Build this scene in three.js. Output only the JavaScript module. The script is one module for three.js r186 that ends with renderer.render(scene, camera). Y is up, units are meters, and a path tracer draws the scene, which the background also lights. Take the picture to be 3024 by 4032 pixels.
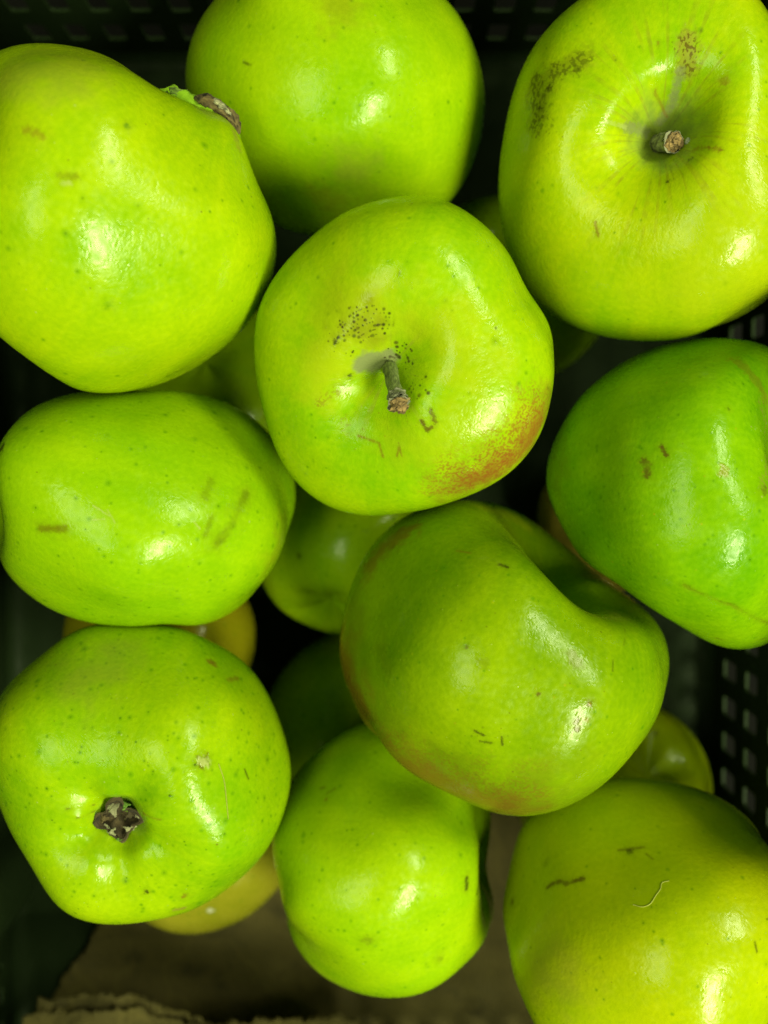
import * as THREE from 'three';
import { ImprovedNoise } from 'three/addons/math/ImprovedNoise.js';
import { mergeGeometries } from 'three/addons/utils/BufferGeometryUtils.js';
import { RoundedBoxGeometry } from 'three/addons/geometries/RoundedBoxGeometry.js';
import { RectAreaLightUniformsLib } from 'three/addons/lights/RectAreaLightUniformsLib.js';

// ------------------------------------------------------------------ camera, light, exposure
const scene = new THREE.Scene();
const FOV = 58, EYE = new THREE.Vector3(0, 0.38, 0);
const F = 2016 / Math.tan(THREE.MathUtils.degToRad(FOV / 2));          // photo pixels
const TILT = Math.atan(171 / F);
const FW = new THREE.Vector3(0, -Math.cos(TILT), Math.sin(TILT)), RT = new THREE.Vector3(1, 0, 0), DN = new THREE.Vector3(0, Math.sin(TILT), Math.cos(TILT));
const camera = new THREE.PerspectiveCamera(FOV, 0.75, 0.01, 30);
camera.position.copy(EYE); camera.up.set(0, 0, -1); camera.lookAt(EYE.clone().add(FW));
camera.focus = 0.225; camera.userData.fStop = 7.5;

const renderer = new THREE.WebGLRenderer({ antialias: true });
renderer.setSize(768, 1024);
renderer.toneMapping = THREE.LinearToneMapping;
renderer.toneMappingExposure = 1.3;
renderer.shadowMap.enabled = true;
RectAreaLightUniformsLib.init();
scene.background = new THREE.Color().setRGB(0.048, 0.085, 0.016);          // dim, even fill for the shop, with green added to tint the shade

const LAMPS = [[1.15, 2.1, 1.25, 40], [1.7, 2.1, -0.9, 19], [-0.75, 2.1, 0.3, 5.5]];   // x, y, z, intensity
const housing = new THREE.MeshStandardMaterial({ color: 0xdddddd, roughness: 0.6 });
const diffuser = new THREE.MeshStandardMaterial({ color: 0xffffff, roughness: 0.5, emissive: 0xfffbd0, emissiveIntensity: 0.5 });
LAMPS.forEach(([x, y, z, k], i) => {
  const g = new THREE.Group(); g.name = 'ceiling_light' + (i ? '_' + String(i).padStart(3, '0') : ''); g.position.set(x, y, z);
  g.userData = { label: 'long white panel light hanging above the crate of apples', category: 'ceiling light', group: 'panel lights over the crate' };
  const h = new THREE.Mesh(new RoundedBoxGeometry(0.66, 0.06, 1.24, 2, 0.01), housing); h.name = 'housing'; h.position.y = 0.045; g.add(h);
  const d = new THREE.Mesh(new RoundedBoxGeometry(0.6, 0.012, 1.18, 2, 0.004), diffuser); d.name = 'diffuser'; d.position.y = 0.009; g.add(d);
  const l = new THREE.RectAreaLight(new THREE.Color().setRGB(0.95, 1, 0.6), k, 0.6, 1.18); l.rotation.x = -Math.PI / 2; l.position.y = -0.004; g.add(l);
  scene.add(g);
});

// ------------------------------------------------------------------ helpers
let seed = 1;
const rnd = () => { seed = (seed + 0x6D2B79F5) | 0; let t = Math.imul(seed ^ (seed >>> 15), 1 | seed); t = (t + Math.imul(t ^ (t >>> 7), 61 | t)) ^ t; return ((t ^ (t >>> 14)) >>> 0) / 4294967296; };
const IN = new ImprovedNoise(), perlin = (x, y, z) => IN.noise(x + 71.3, y + 33.7, z + 12.9);
const fbm = (x, y, z, o = 4) => { let s = 0, a = 0.5; for (let i = 0; i < o; i++) { s += a * perlin(x, y, z); x *= 2.03; y *= 2.03; z *= 2.03; a *= 0.5; } return s; };
const clamp = (x, a = 0, b = 1) => Math.min(b, Math.max(a, x));
const sstep = (a, b, x) => { const t = clamp((x - a) / (b - a)); return t * t * (3 - 2 * t); };
const lerp = (a, b, t) => a + (b - a) * t;
const V = (x, y, z) => new THREE.Vector3(x, y, z);
const S = 3024 / 1659;                                                   // outlines are noted on a 1659 px wide print of the photo
const ray = (x, y) => FW.clone().multiplyScalar(F).addScaledVector(RT, x * S - 1512).addScaledVector(DN, y * S - 2016).normalize();
const atY = (x, y, h) => { const d = ray(x, y); return EYE.clone().addScaledVector(d, (EYE.y - h) / -d.y); };
const project = (p) => { const q = p.clone().sub(EYE), w = q.dot(FW); return [(1512 + F * q.dot(RT) / w) / S, (2016 + F * q.dot(DN) / w) / S]; };
const mat = (c, o = {}) => new THREE.MeshPhysicalMaterial({ color: new THREE.Color().setRGB(...c), ...o });
const counts = {};
const numbered = (n) => { counts[n] = (counts[n] ?? -1) + 1; return counts[n] ? `${n}_${String(counts[n]).padStart(3, '0')}` : n; };
function add(name, geo, m, parent) { const o = new THREE.Mesh(geo, m); o.name = name; parent.add(o); return o; }
function thing(name, label, category, group) { const g = new THREE.Group(); g.name = numbered(name); g.userData = { label, category }; if (group) g.userData.group = group; scene.add(g); return g; }
function dataTex(w, h, px, srgb) { const t = new THREE.DataTexture(px, w, h, THREE.RGBAFormat, THREE.UnsignedByteType); t.wrapS = t.wrapT = THREE.RepeatWrapping; t.magFilter = THREE.LinearFilter; t.minFilter = THREE.LinearFilter; if (srgb) t.colorSpace = THREE.SRGBColorSpace; t.needsUpdate = true; return t; }
const toSRGB = (x) => { x = clamp(x); return 255 * (x <= 0.0031308 ? 12.92 * x : 1.055 * Math.pow(x, 1 / 2.4) - 0.055); };
function sweep(pts, radii, seg = 14, wob = 0, capEnd = true) {           // a tube of changing thickness
  const curve = new THREE.CatmullRomCurve3(pts), n = (pts.length - 1) * 5, fr = curve.computeFrenetFrames(n, false), pos = [], idx = [], uv = [];
  for (let i = 0; i <= n; i++) {
    const t = i / n, c = curve.getPoint(t), k = t * (radii.length - 1), a = Math.min(Math.floor(k), radii.length - 2), r = lerp(radii[a], radii[a + 1], k - a);
    for (let j = 0; j <= seg; j++) {
      const q = (j % seg) / seg * Math.PI * 2, rr = r * (1 + wob * perlin(Math.cos(q) * 2 + pts[0].x * 900, Math.sin(q) * 2, t * 5));
      pos.push(...c.clone().addScaledVector(fr.normals[i], Math.cos(q) * rr).addScaledVector(fr.binormals[i], Math.sin(q) * rr).toArray()); uv.push(j / seg, t);
    }
  }
  for (let i = 0; i < n; i++) for (let j = 0; j < seg; j++) { const a = i * (seg + 1) + j, b = a + seg + 1; idx.push(a, b, a + 1, b, b + 1, a + 1); }
  for (const e of capEnd ? [0, n] : []) {
    const c = pos.length / 3, p = curve.getPoint(e / n); pos.push(p.x, p.y, p.z); uv.push(0.5, e / n);
    for (let j = 0; j < seg; j++) { const a = e * (seg + 1) + j; e ? idx.push(c, a, a + 1) : idx.push(c, a + 1, a); }
  }
  const g = new THREE.BufferGeometry(); g.setAttribute('position', new THREE.Float32BufferAttribute(pos, 3)); g.setAttribute('uv', new THREE.Float32BufferAttribute(uv, 2)); g.setIndex(idx); g.computeVertexNormals(); return g;
}

// ------------------------------------------------------------------ the surface below and the crate
const XL = -0.155, XR = 0.136, ZB = -0.166, ZF = 0.243, WALL = 0.0011, RIM = 0.195;  // unseen wall height and near end chosen to shade the crate floor
{
  const W = 512, px = new Uint8Array(W * W * 4);
  for (let j = 0; j < W; j++) for (let i = 0; i < W; i++) { const n = 0.5 + fbm(i / 40, j / 40, 3, 5) * 0.5, v = 13 + 12 * n; px.set([v, v * 1.0, v * 0.96, 255], (j * W + i) * 4); }
  const shelf = add('display_shelf', new THREE.BoxGeometry(1.6, 0.03, 1.6), new THREE.MeshPhysicalMaterial({ map: dataTex(W, W, px, true), roughness: 1, specularIntensity: 0.15 }), scene);
  shelf.position.y = -0.0235; shelf.userData = { kind: 'structure', label: 'grey display shelf under the dark crate', category: 'shelf' };
}
const plasticTex = (() => {                                              // scuffs and dust specks on black plastic; r = bump, g = roughness
  const W = 512, c = new Uint8Array(W * W * 4), b = new Uint8Array(W * W * 4);
  for (let j = 0; j < W; j++) for (let i = 0; i < W; i++) {
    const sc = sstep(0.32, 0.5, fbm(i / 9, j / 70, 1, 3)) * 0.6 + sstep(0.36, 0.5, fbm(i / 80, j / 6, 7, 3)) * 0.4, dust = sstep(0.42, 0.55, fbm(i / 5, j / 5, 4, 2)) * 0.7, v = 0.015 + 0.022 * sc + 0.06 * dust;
    c.set([toSRGB(v), toSRGB(v * 1.75), toSRGB(v * 0.6), 255], (j * W + i) * 4);  // green raised so the black plastic carries bounce light from the apples
    b.set([128 + 90 * fbm(i / 14, j / 14, 9, 4), clamp(0.58 + 0.35 * fbm(i / 40, j / 40, 5, 4) + 0.3 * dust, 0.2, 0.95) * 255, 0, 255], (j * W + i) * 4);
  }
  const cm = dataTex(W, W, c, true), bm = dataTex(W, W, b, false); cm.repeat.set(6, 6); bm.repeat.set(6, 6); return [cm, bm];
})();
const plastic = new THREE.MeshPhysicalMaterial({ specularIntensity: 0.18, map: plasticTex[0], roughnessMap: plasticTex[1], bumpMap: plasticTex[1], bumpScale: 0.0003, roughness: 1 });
{
  const crate = thing('plastic_crate', 'black plastic crate coloured with green bounce light, with rows of square holes in its walls, holding the apples', 'crate');
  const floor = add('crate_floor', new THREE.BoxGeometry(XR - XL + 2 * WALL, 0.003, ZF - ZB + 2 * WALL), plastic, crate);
  floor.position.set((XL + XR) / 2, -0.0018, (ZF + ZB) / 2);
  const ROWS = [[0.0138, 0.0262], [0.0358, 0.0465], [0.0575, 0.0685], [0.0795, 0.0905], [0.1015, 0.1125], [0.1235, 0.1345], [0.1455, 0.1565]];
  function wall(length, start, skip) {                                   // upright sheet in x/y, pierced; start = offset of the hole grid
    const s = new THREE.Shape(); s.moveTo(0, 0); s.lineTo(length, 0); s.lineTo(length, RIM); s.lineTo(0, RIM);
    ROWS.forEach(([a, b], r) => {
      for (let x = start; x < length - 0.012; x += 0.0146) {
        if (x < 0.008 || (skip && skip(x, r))) continue;
        const h = new THREE.Path(), e = 0.0009, x1 = x + 0.0076;
        h.moveTo(x + e, a); h.lineTo(x1 - e, a); h.lineTo(x1, a + e); h.lineTo(x1, b - e); h.lineTo(x1 - e, b); h.lineTo(x + e, b); h.lineTo(x, b - e); h.lineTo(x, a + e); h.closePath(); s.holes.push(h);
      }
    });
    return new THREE.ExtrudeGeometry(s, { depth: WALL, bevelEnabled: false });
  }
  const lx = XR - XL, lz = ZF - ZB;
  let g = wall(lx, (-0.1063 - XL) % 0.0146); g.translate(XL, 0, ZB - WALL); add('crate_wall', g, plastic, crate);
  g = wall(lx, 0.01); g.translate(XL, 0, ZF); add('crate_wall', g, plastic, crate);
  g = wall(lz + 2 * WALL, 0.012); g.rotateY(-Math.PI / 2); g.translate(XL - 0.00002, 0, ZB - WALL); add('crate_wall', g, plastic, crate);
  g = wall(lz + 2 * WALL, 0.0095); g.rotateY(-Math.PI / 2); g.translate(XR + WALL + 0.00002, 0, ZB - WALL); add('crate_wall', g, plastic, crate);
  // foot fillets: the floor curves up into each wall
  const fil = (len) => { const s = new THREE.Shape(); s.moveTo(0, 0); s.lineTo(0.006, 0); s.absarc(0.006, 0.006, 0.006, -Math.PI / 2, -Math.PI, true); s.lineTo(0, 0); return new THREE.ExtrudeGeometry(s, { depth: len, bevelEnabled: false, curveSegments: 8 }); };
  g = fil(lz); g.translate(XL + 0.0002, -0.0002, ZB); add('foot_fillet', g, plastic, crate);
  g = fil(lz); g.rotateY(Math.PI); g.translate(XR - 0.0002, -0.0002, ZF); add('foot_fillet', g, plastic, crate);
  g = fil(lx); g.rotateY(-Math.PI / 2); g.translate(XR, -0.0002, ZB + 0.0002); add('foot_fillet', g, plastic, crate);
  // top rim
  const rim = []; const bar = (w, d, x, z) => { const b = new RoundedBoxGeometry(w, 0.008, d, 3, 0.003); b.translate(x, RIM + 0.0035, z); rim.push(b); };
  bar(lx + 0.03, 0.012, (XL + XR) / 2, ZB - 0.006); bar(lx + 0.03, 0.012, (XL + XR) / 2, ZF + 0.006); bar(0.012, lz, XL - 0.0065, (ZF + ZB) / 2); bar(0.012, lz, XR + 0.0065, (ZF + ZB) / 2);
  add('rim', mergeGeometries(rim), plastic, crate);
  // rounded stiffening rib that bulges from the left wall beside the torn card
  const s = new THREE.Shape(), zc = 0.166; s.moveTo(XL - 0.001, zc - 0.034);
  for (let i = 0; i <= 28; i++) { const z = zc - 0.034 + 0.068 * i / 28, k = Math.exp(-Math.pow((z - zc) / 0.019, 4)); s.lineTo(XL + 0.0002 + 0.0095 * k, z); }
  s.lineTo(XL - 0.001, zc + 0.034); s.closePath();
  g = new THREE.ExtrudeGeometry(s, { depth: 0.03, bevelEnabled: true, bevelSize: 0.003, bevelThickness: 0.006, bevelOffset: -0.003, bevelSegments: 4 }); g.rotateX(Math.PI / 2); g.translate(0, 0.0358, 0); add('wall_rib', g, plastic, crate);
}

// ------------------------------------------------------------------ cardboard
const cardTex = (() => {
  const W = 768, c = new Uint8Array(W * W * 4), b = new Uint8Array(W * W * 4);
  for (let j = 0; j < W; j++) for (let i = 0; i < W; i++) {
    const st = fbm(i / 120, j / 90, 2, 5), fib = fbm(i / 3, j / 14, 5, 3), blot = sstep(0.12, 0.4, fbm(i / 60, j / 60, 8, 4)), fleck = sstep(0.45, 0.55, fbm(i / 4, j / 4, 11, 2));
    const crease = sstep(0.03, 0.0, Math.abs(fbm(i / 160, j / 200, 21, 3))), k = 1 + 0.8 * st + 0.35 * fib - 0.35 * blot + 0.9 * fleck + 0.25 * crease;
    c.set([toSRGB(0.1 * k), toSRGB(0.08 * k), toSRGB(0.02 * k), 255], (j * W + i) * 4);
    b.set([clamp(0.5 + 0.5 * fib + 0.3 * st) * 255, 230, 0, 255], (j * W + i) * 4);
  }
  return [dataTex(W, W, c, true), dataTex(W, W, b, false)];
})();
cardTex.forEach((t) => t.repeat.set(5, 5));
const card = new THREE.MeshStandardMaterial({ map: cardTex[0], bumpMap: cardTex[1], bumpScale: 0.0006, roughness: 0.92 });
function sheet(nu, nv, fn, thick) {                                      // closed sheet: fn(u, v) -> point, thickness along the face normal
  const top = [], uv = [];
  for (let j = 0; j <= nv; j++) for (let i = 0; i <= nu; i++) { const p = fn(i / nu, j / nv); top.push(p); uv.push(p.x, p.z + p.y); }
  const at = (i, j) => top[clamp(j, 0, nv) * (nu + 1) + clamp(i, 0, nu)], pos = [], idx = [], N = top.length;
  const under = [];
  for (let j = 0; j <= nv; j++) for (let i = 0; i <= nu; i++) { const n = at(i + 1, j).clone().sub(at(i - 1, j)).cross(at(i, j + 1).clone().sub(at(i, j - 1))).normalize(); if (n.y > 0) n.negate(); under.push(at(i, j).clone().addScaledVector(n, thick)); }
  for (const p of [...top, ...under]) pos.push(p.x, p.y, p.z);
  const q = (a, b, c, d) => idx.push(a, b, c, b, d, c), id = (i, j) => j * (nu + 1) + i;
  for (let j = 0; j < nv; j++) for (let i = 0; i < nu; i++) { q(id(i, j), id(i, j + 1), id(i + 1, j), id(i + 1, j + 1)); q(N + id(i, j), N + id(i + 1, j), N + id(i, j + 1), N + id(i + 1, j + 1)); }
  for (let i = 0; i < nu; i++) { q(id(i, 0), id(i + 1, 0), N + id(i, 0), N + id(i + 1, 0)); q(id(i, nv), N + id(i, nv), id(i + 1, nv), N + id(i + 1, nv)); }
  for (let j = 0; j < nv; j++) { q(id(0, j), N + id(0, j), id(0, j + 1), N + id(0, j + 1)); q(id(nu, j), id(nu, j + 1), N + id(nu, j), N + id(nu, j + 1)); }
  const g = new THREE.BufferGeometry(); g.setAttribute('position', new THREE.Float32BufferAttribute(pos, 3)); g.setAttribute('uv', new THREE.Float32BufferAttribute([...uv, ...uv], 2)); g.setIndex(idx);
  const f = g.toNonIndexed(); f.computeVertexNormals(); return f;
}
{
  const edge = [[-0.15, -0.11], [-0.05, -0.118], [0.06, -0.112], [0.12, -0.108], [0.16, -0.112], [0.185, -0.1165], [0.2, -0.124], [0.212, -0.1335], [0.222, -0.139], [0.24, -0.142], [0.258, -0.143]];
  const left = (z) => { let k = 0; while (k < edge.length - 2 && z > edge[k + 1][0]) k++; const [a, b] = [edge[k], edge[k + 1]]; return lerp(a[1], b[1], clamp((z - a[0]) / (b[0] - a[0]))) + 0.0016 * perlin(z * 180, 2, 1) + 0.0011 * perlin(z * 520, 3, 1); };
  const g = sheet(110, 150, (u, v) => { const z = lerp(0.1, 0.24, v), x = lerp(left(z), 0.085 + 0.04 * sstep(0.12, 0.2, z) + 0.002 * perlin(z * 90, 7, 1), u); const curl = Math.exp(-Math.pow((x - left(z)) / 0.006, 2)) * 0.0018 * (0.6 + perlin(z * 120, 5, 2)); return V(x, 0.0038 + 0.0008 * perlin(x * 25, z * 25, 4) + curl, z); }, 0.0026);
  const o = thing('cardboard_sheet', 'brown cardboard sheet with a torn edge lining the crate floor', 'cardboard'); add('sheet', g, card, o);
}
{
  const o = thing('torn_cardboard_flap', 'crumpled torn cardboard flap with ragged layers at the crate end', 'cardboard');
  const layer = (edge, h, drop, sd) => {                                  // edge: torn edge on the photo, at height h, the sheet falls away towards the front wall
    const P = new THREE.CatmullRomCurve3(edge.map(([x, y, dy = 0]) => atY(x, y, h + dy)));
    return sheet(120, 16, (u, v) => { const p = P.getPoint(u); const k = Math.pow(1 - v, 6); p.z += k * (0.0022 * perlin(u * 17, sd, 1) + 0.0014 * perlin(u * 47, sd, 4) + 0.0009 * perlin(u * 120, sd, 2)) + v * 0.05; p.x += k * 0.0008 * perlin(u * 90, sd, 6); p.y += -drop * v * v - 0.002 * v + 0.0035 * perlin(u * 5, v * 4, sd) + 0.002 * perlin(u * 9 + v * 14, v * 9, sd + 3) * (1 - 0.6 * v); return p; }, 0.0016);
  };
  add('torn_layer', layer([[82, 2163], [140, 2158], [210, 2151], [270, 2155], [330, 2166], [390, 2188], [440, 2206], [480, 2216]], 0.044, 0.03, 3), card, o);
  add('torn_layer', layer([[48, 2199], [75, 2198], [130, 2192], [200, 2183], [280, 2188], [340, 2205], [400, 2215], [450, 2222]], 0.0495, 0.03, 9), card, o);
  add('torn_layer', layer([[430, 2214], [490, 2212], [540, 2206], [600, 2201], [650, 2210], [700, 2208], [760, 2203], [800, 2214]], 0.036, 0.025, 14), card, o);
}

// ------------------------------------------------------------------ apples
const MARK = { brown: [0.14, 0.085, 0.012], dark: [0.035, 0.028, 0.006], black: [0.02, 0.022, 0.01], tan: [0.36, 0.28, 0.05], grey: [0.27, 0.30, 0.13], pale: [0.55, 0.62, 0.2], red: [0.34, 0.075, 0.02], rust: [0.27, 0.12, 0.015], olive: [0.2, 0.27, 0.006], green: [0.09, 0.3, 0.003], yellow: [0.5, 0.6, 0.008] };
for (const k in MARK) MARK[k] = MARK[k].map((q) => q * 0.66);
const K2 = MARK, applePhys = [];
function apple(spec) {
  const { y, seed: sd, ball, res = 1 } = spec; seed = sd * 7919 + 11;
  // outline as a closed curve, polar about its middle
  let pts = spec.outline; if (ball) { const [x, yy, rx, ry = rx] = ball; pts = []; for (let i = 0; i < 16; i++) { const q = i / 16 * 2 * Math.PI; const k = 1 + 0.035 * Math.sin(2 * q + sd) + 0.02 * Math.sin(3 * q + sd * 2); pts.push([x + Math.cos(q) * rx * k, yy + Math.sin(q) * ry * k]); } }
  const loop = new THREE.CatmullRomCurve3(pts.map(([a, b]) => V(a, b, 0)), true, 'centripetal').getPoints(360);
  let cx = 0, cy = 0, x0 = 1e9, x1 = -1e9, y0 = 1e9, y1 = -1e9; for (const p of loop) { x0 = Math.min(x0, p.x); x1 = Math.max(x1, p.x); y0 = Math.min(y0, p.y); y1 = Math.max(y1, p.y); }
  cx = (x0 + x1) / 2; cy = (y0 + y1) / 2;
  const NB = 96, target = new Float32Array(NB), got = new Float32Array(NB);
  for (const p of loop) { const b = Math.floor(((Math.atan2(p.y - cy, p.x - cx) / (2 * Math.PI)) + 1) * NB) % NB; target[b] = Math.max(target[b], Math.hypot(p.x - cx, p.y - cy)); }
  for (let k = 0; k < 3; k++) for (let b = 0; b < NB; b++) if (!target[b]) target[b] = target[(b + 1) % NB] || target[(b + NB - 1) % NB];
  const mean = target.reduce((a, b) => a + b) / NB, C = atY(cx, cy, y), dist = C.clone().sub(EYE).dot(FW), M = dist / F * S;        // metres per print pixel at the apple
  const R = mean * M * 0.985;
  // axes: e1 right, e2 down in the picture, e3 towards the eye
  const e3 = EYE.clone().sub(C).normalize(), e1 = RT.clone().addScaledVector(e3, -RT.dot(e3)).normalize(), e2 = e3.clone().cross(e1).normalize(); if (e2.dot(DN) < 0) e2.negate();
  const world = (a) => V(0, 0, 0).addScaledVector(e1, a[0]).addScaledVector(e2, a[1]).addScaledVector(e3, a[2]);
  const sh = { h: 0.84, dt: 0.4, wt: 0.36, db: 0.26, wb: 0.36, rib: 0.03, lump: 0.045, ...spec.shape };
  let ax = [...spec.axis];
  if (spec.pole) {                                                       // turn the axis until stem (or calyx) end shows at that pixel
    const end = spec.poleEnd ?? 1, len = R * (sh.h - (end > 0 ? sh.dt + (sh.pitT ?? 0) : sh.db + (sh.pit ?? 0)));
    for (let k = 0; k < 12; k++) { const a = world(ax).normalize(), [px, py] = project(C.clone().addScaledVector(a, end * len)); ax[0] += end * (spec.pole[0] - px) * M / len * 0.6; ax[1] += end * (spec.pole[1] - py) * M / len * 0.6; const h2 = ax[0] * ax[0] + ax[1] * ax[1]; ax[2] = Math.sign(ax[2]) * Math.sqrt(Math.max(0.05, 1 - Math.min(h2, 0.95))); }
  }
  const axis = world(ax).normalize(), Q = new THREE.Quaternion().setFromUnitVectors(V(0, 1, 0), axis);
  const spin = new THREE.Quaternion().setFromAxisAngle(V(0, 1, 0), spec.spin ?? rnd() * 6.28);
  Q.multiply(spin);
  const nu = Math.round(220 * res), nv = Math.round(140 * res), n1 = nu + 1, N = n1 * (nv + 1), B = new Float32Array(N * 3), P = new Float32Array(N * 3);
  const rp = [rnd() * 6.28, rnd() * 6.28, rnd() * 6.28], v = V(0, 0, 0);
  for (let j = 0; j <= nv; j++) for (let i = 0; i <= nu; i++) {
    const t = (i % nu) / nu * 2 * Math.PI, f = j / nv * Math.PI, st = Math.sin(f), ct = Math.cos(f), low = (1 - ct) / 2;
    const ribs = (Math.cos(5 * t + rp[0]) * (0.35 + 0.65 * low) + 0.7 * Math.cos(2 * t + rp[1]) * 0.6 + 0.6 * Math.cos(3 * t + rp[2])) * sh.rib * Math.min(1, st * 1.6);
    const lump = sh.lump * perlin(st * Math.cos(t) * 1.25 + sd * 3.1, ct * 1.25, st * Math.sin(t) * 1.25) * 2;
    const k = 1 + ribs + lump, rho = Math.pow(st, 0.93) * (1 - 0.07 * low * low * (sh.taper ?? 1.6)) * k;
    const top = sh.dt * Math.exp(-Math.pow(f / sh.wt, 1.45)) * (1 + 0.25 * Math.cos(2 * t + rp[1]) * Math.min(1, f * 4)) + (sh.pitT ?? 0) * Math.exp(-Math.pow(f / (sh.wpT ?? 0.16), 1.7)), bot = sh.db * Math.exp(-Math.pow((Math.PI - f) / sh.wb, 1.6)) * (1 + 0.15 * Math.cos(5 * t + rp[0]) * Math.min(1, (Math.PI - f) * 4)) + (sh.pit ?? 0) * Math.exp(-Math.pow((Math.PI - f) / 0.15, 4));
    v.set(rho * Math.cos(t), sh.h * ct * k - top + bot, rho * Math.sin(t)).multiplyScalar(R).applyQuaternion(Q);
    const o = (j * n1 + i) * 3; B[o] = v.dot(e1); B[o + 1] = v.dot(e2); B[o + 2] = v.dot(e3);
  }
  // swell or shrink the flanks, angle by angle, until the outline is the traced one
  const s = new Float32Array(NB).fill(1); let sm = 1;
  const place = () => { for (let k = 0; k < N; k++) {
    const a = B[k * 3], b = B[k * 3 + 1], c = B[k * 3 + 2], rr = Math.hypot(a, b) / R, q = (Math.atan2(b, a) / (2 * Math.PI) + 1) * NB - 0.5, i0 = Math.floor(q), w = q - i0;
    const sa = lerp(s[(i0 + NB) % NB], s[(i0 + 1) % NB], w), fct = sm + (sa - sm) * sstep(0.2, 0.92, rr);
    v.set(0, 0, 0).addScaledVector(e1, a * fct).addScaledVector(e2, b * fct).addScaledVector(e3, c * sm); P[k * 3] = v.x; P[k * 3 + 1] = v.y; P[k * 3 + 2] = v.z;
  } };
  const proj = (k) => { const x = P[k * 3] + C.x - EYE.x, yy = P[k * 3 + 1] + C.y - EYE.y, z = P[k * 3 + 2] + C.z - EYE.z, w = x * FW.x + yy * FW.y + z * FW.z; return [(1512 + F * (x * RT.x + yy * RT.y + z * RT.z) / w) / S, (2016 + F * (x * DN.x + yy * DN.y + z * DN.z) / w) / S]; };
  for (let it = 0; it < 9; it++) {
    place(); got.fill(0);
    for (let k = 0; k < N; k++) { const [px, py] = proj(k), b = Math.floor((Math.atan2(py - cy, px - cx) / (2 * Math.PI) + 1) * NB) % NB, d = Math.hypot(px - cx, py - cy); if (d > got[b]) got[b] = d; }
    const step = new Float32Array(NB); for (let b = 0; b < NB; b++) step[b] = got[b] ? target[b] / got[b] : 1;
    for (let b = 0; b < NB; b++) s[b] *= 0.25 * step[(b + NB - 1) % NB] + 0.5 * step[b] + 0.25 * step[(b + 1) % NB];
    sm = s.reduce((a, b) => a + b) / NB;
    for (let q = 0; q < (it === 8 ? 4 : 2); q++) { const c = s.slice(); for (let b = 0; b < NB; b++) s[b] = 0.25 * c[(b + NB - 1) % NB] + 0.5 * c[b] + 0.25 * c[(b + 1) % NB]; }
  }
  place();
  // mesh
  const uv = new Float32Array(N * 2), idx = [];
  for (let j = 0; j <= nv; j++) for (let i = 0; i <= nu; i++) { uv[(j * n1 + i) * 2] = i / nu; uv[(j * n1 + i) * 2 + 1] = j / nv; }
  for (let j = 0; j < nv; j++) for (let i = 0; i < nu; i++) { const a = j * n1 + i, b = a + n1; if (j) idx.push(a, a + 1, b); if (j < nv - 1) idx.push(b, a + 1, b + 1); }
  const geo = new THREE.BufferGeometry(); geo.setAttribute('position', new THREE.BufferAttribute(P, 3)); geo.setAttribute('uv', new THREE.BufferAttribute(uv, 2)); geo.setIndex(idx); geo.computeVertexNormals();
  const nr = geo.attributes.normal.array;
  { let d = 0; const k = (nv >> 1) * n1; d = nr[k * 3] * P[k * 3] + nr[k * 3 + 1] * P[k * 3 + 1] + nr[k * 3 + 2] * P[k * 3 + 2]; if (d < 0) { for (let q = 0; q < idx.length; q += 3) { const t = idx[q]; idx[q] = idx[q + 1]; idx[q + 1] = t; } geo.setIndex(idx); geo.computeVertexNormals(); } }
  for (let j = 0; j <= nv; j++) { const a = j * n1 * 3, b = (j * n1 + nu) * 3, m = V(nr[a] + nr[b], nr[a + 1] + nr[b + 1], nr[a + 2] + nr[b + 2]).normalize(); for (const o of [a, b]) { nr[o] = m.x; nr[o + 1] = m.y; nr[o + 2] = m.z; } }
  for (const j of [0, nv]) { const m = V(0, 0, 0); for (let i = 0; i <= nu; i++) { const o = ((j ? nv - 1 : 1) * n1 + i) * 3; m.x += nr[o]; m.y += nr[o + 1]; m.z += nr[o + 2]; } m.normalize(); for (let i = 0; i <= nu; i++) { const o = (j * n1 + i) * 3; nr[o] = m.x; nr[o + 1] = m.y; nr[o + 2] = m.z; } }
  let bottom = 0; for (let k = 0; k < N; k++) bottom = Math.min(bottom, P[k * 3 + 1]);
  // point of the skin seen at a print pixel
  const screen = new Float32Array(N * 2); for (let k = 0; k < N; k++) { const [a, b] = proj(k); screen[k * 2] = a; screen[k * 2 + 1] = b; }
  const skinAt = ([x, yy]) => { let best = 1e9, bk = 0; for (let k = 0; k < N; k++) { const d = (screen[k * 2] - x) ** 2 + (screen[k * 2 + 1] - yy) ** 2; if (d < best && nr[k * 3] * e3.x + nr[k * 3 + 1] * e3.y + nr[k * 3 + 2] * e3.z > 0) { best = d; bk = k; } } return { t: (bk % n1) / nu * 2 * Math.PI, f: Math.floor(bk / n1) / nv * Math.PI, p: V(P[bk * 3], P[bk * 3 + 1], P[bk * 3 + 2]), n: V(nr[bk * 3], nr[bk * 3 + 1], nr[bk * 3 + 2]) }; };

  // ---- the skin's colours, r = height and g = roughness in the second map
  const W = Math.round((spec.tex ?? 1152) * 1), H = W / 2, col = new Float32Array(W * H * 3), hgt = new Float32Array(W * H), rgh = new Float32Array(W * H), TP = new Float32Array(W * H * 3);
  const [cA, cB] = spec.skin.map((c) => [c[0] * 0.79, c[1] * 0.66, c[2] * 0.3]), ox = sd * 5.7;
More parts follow.
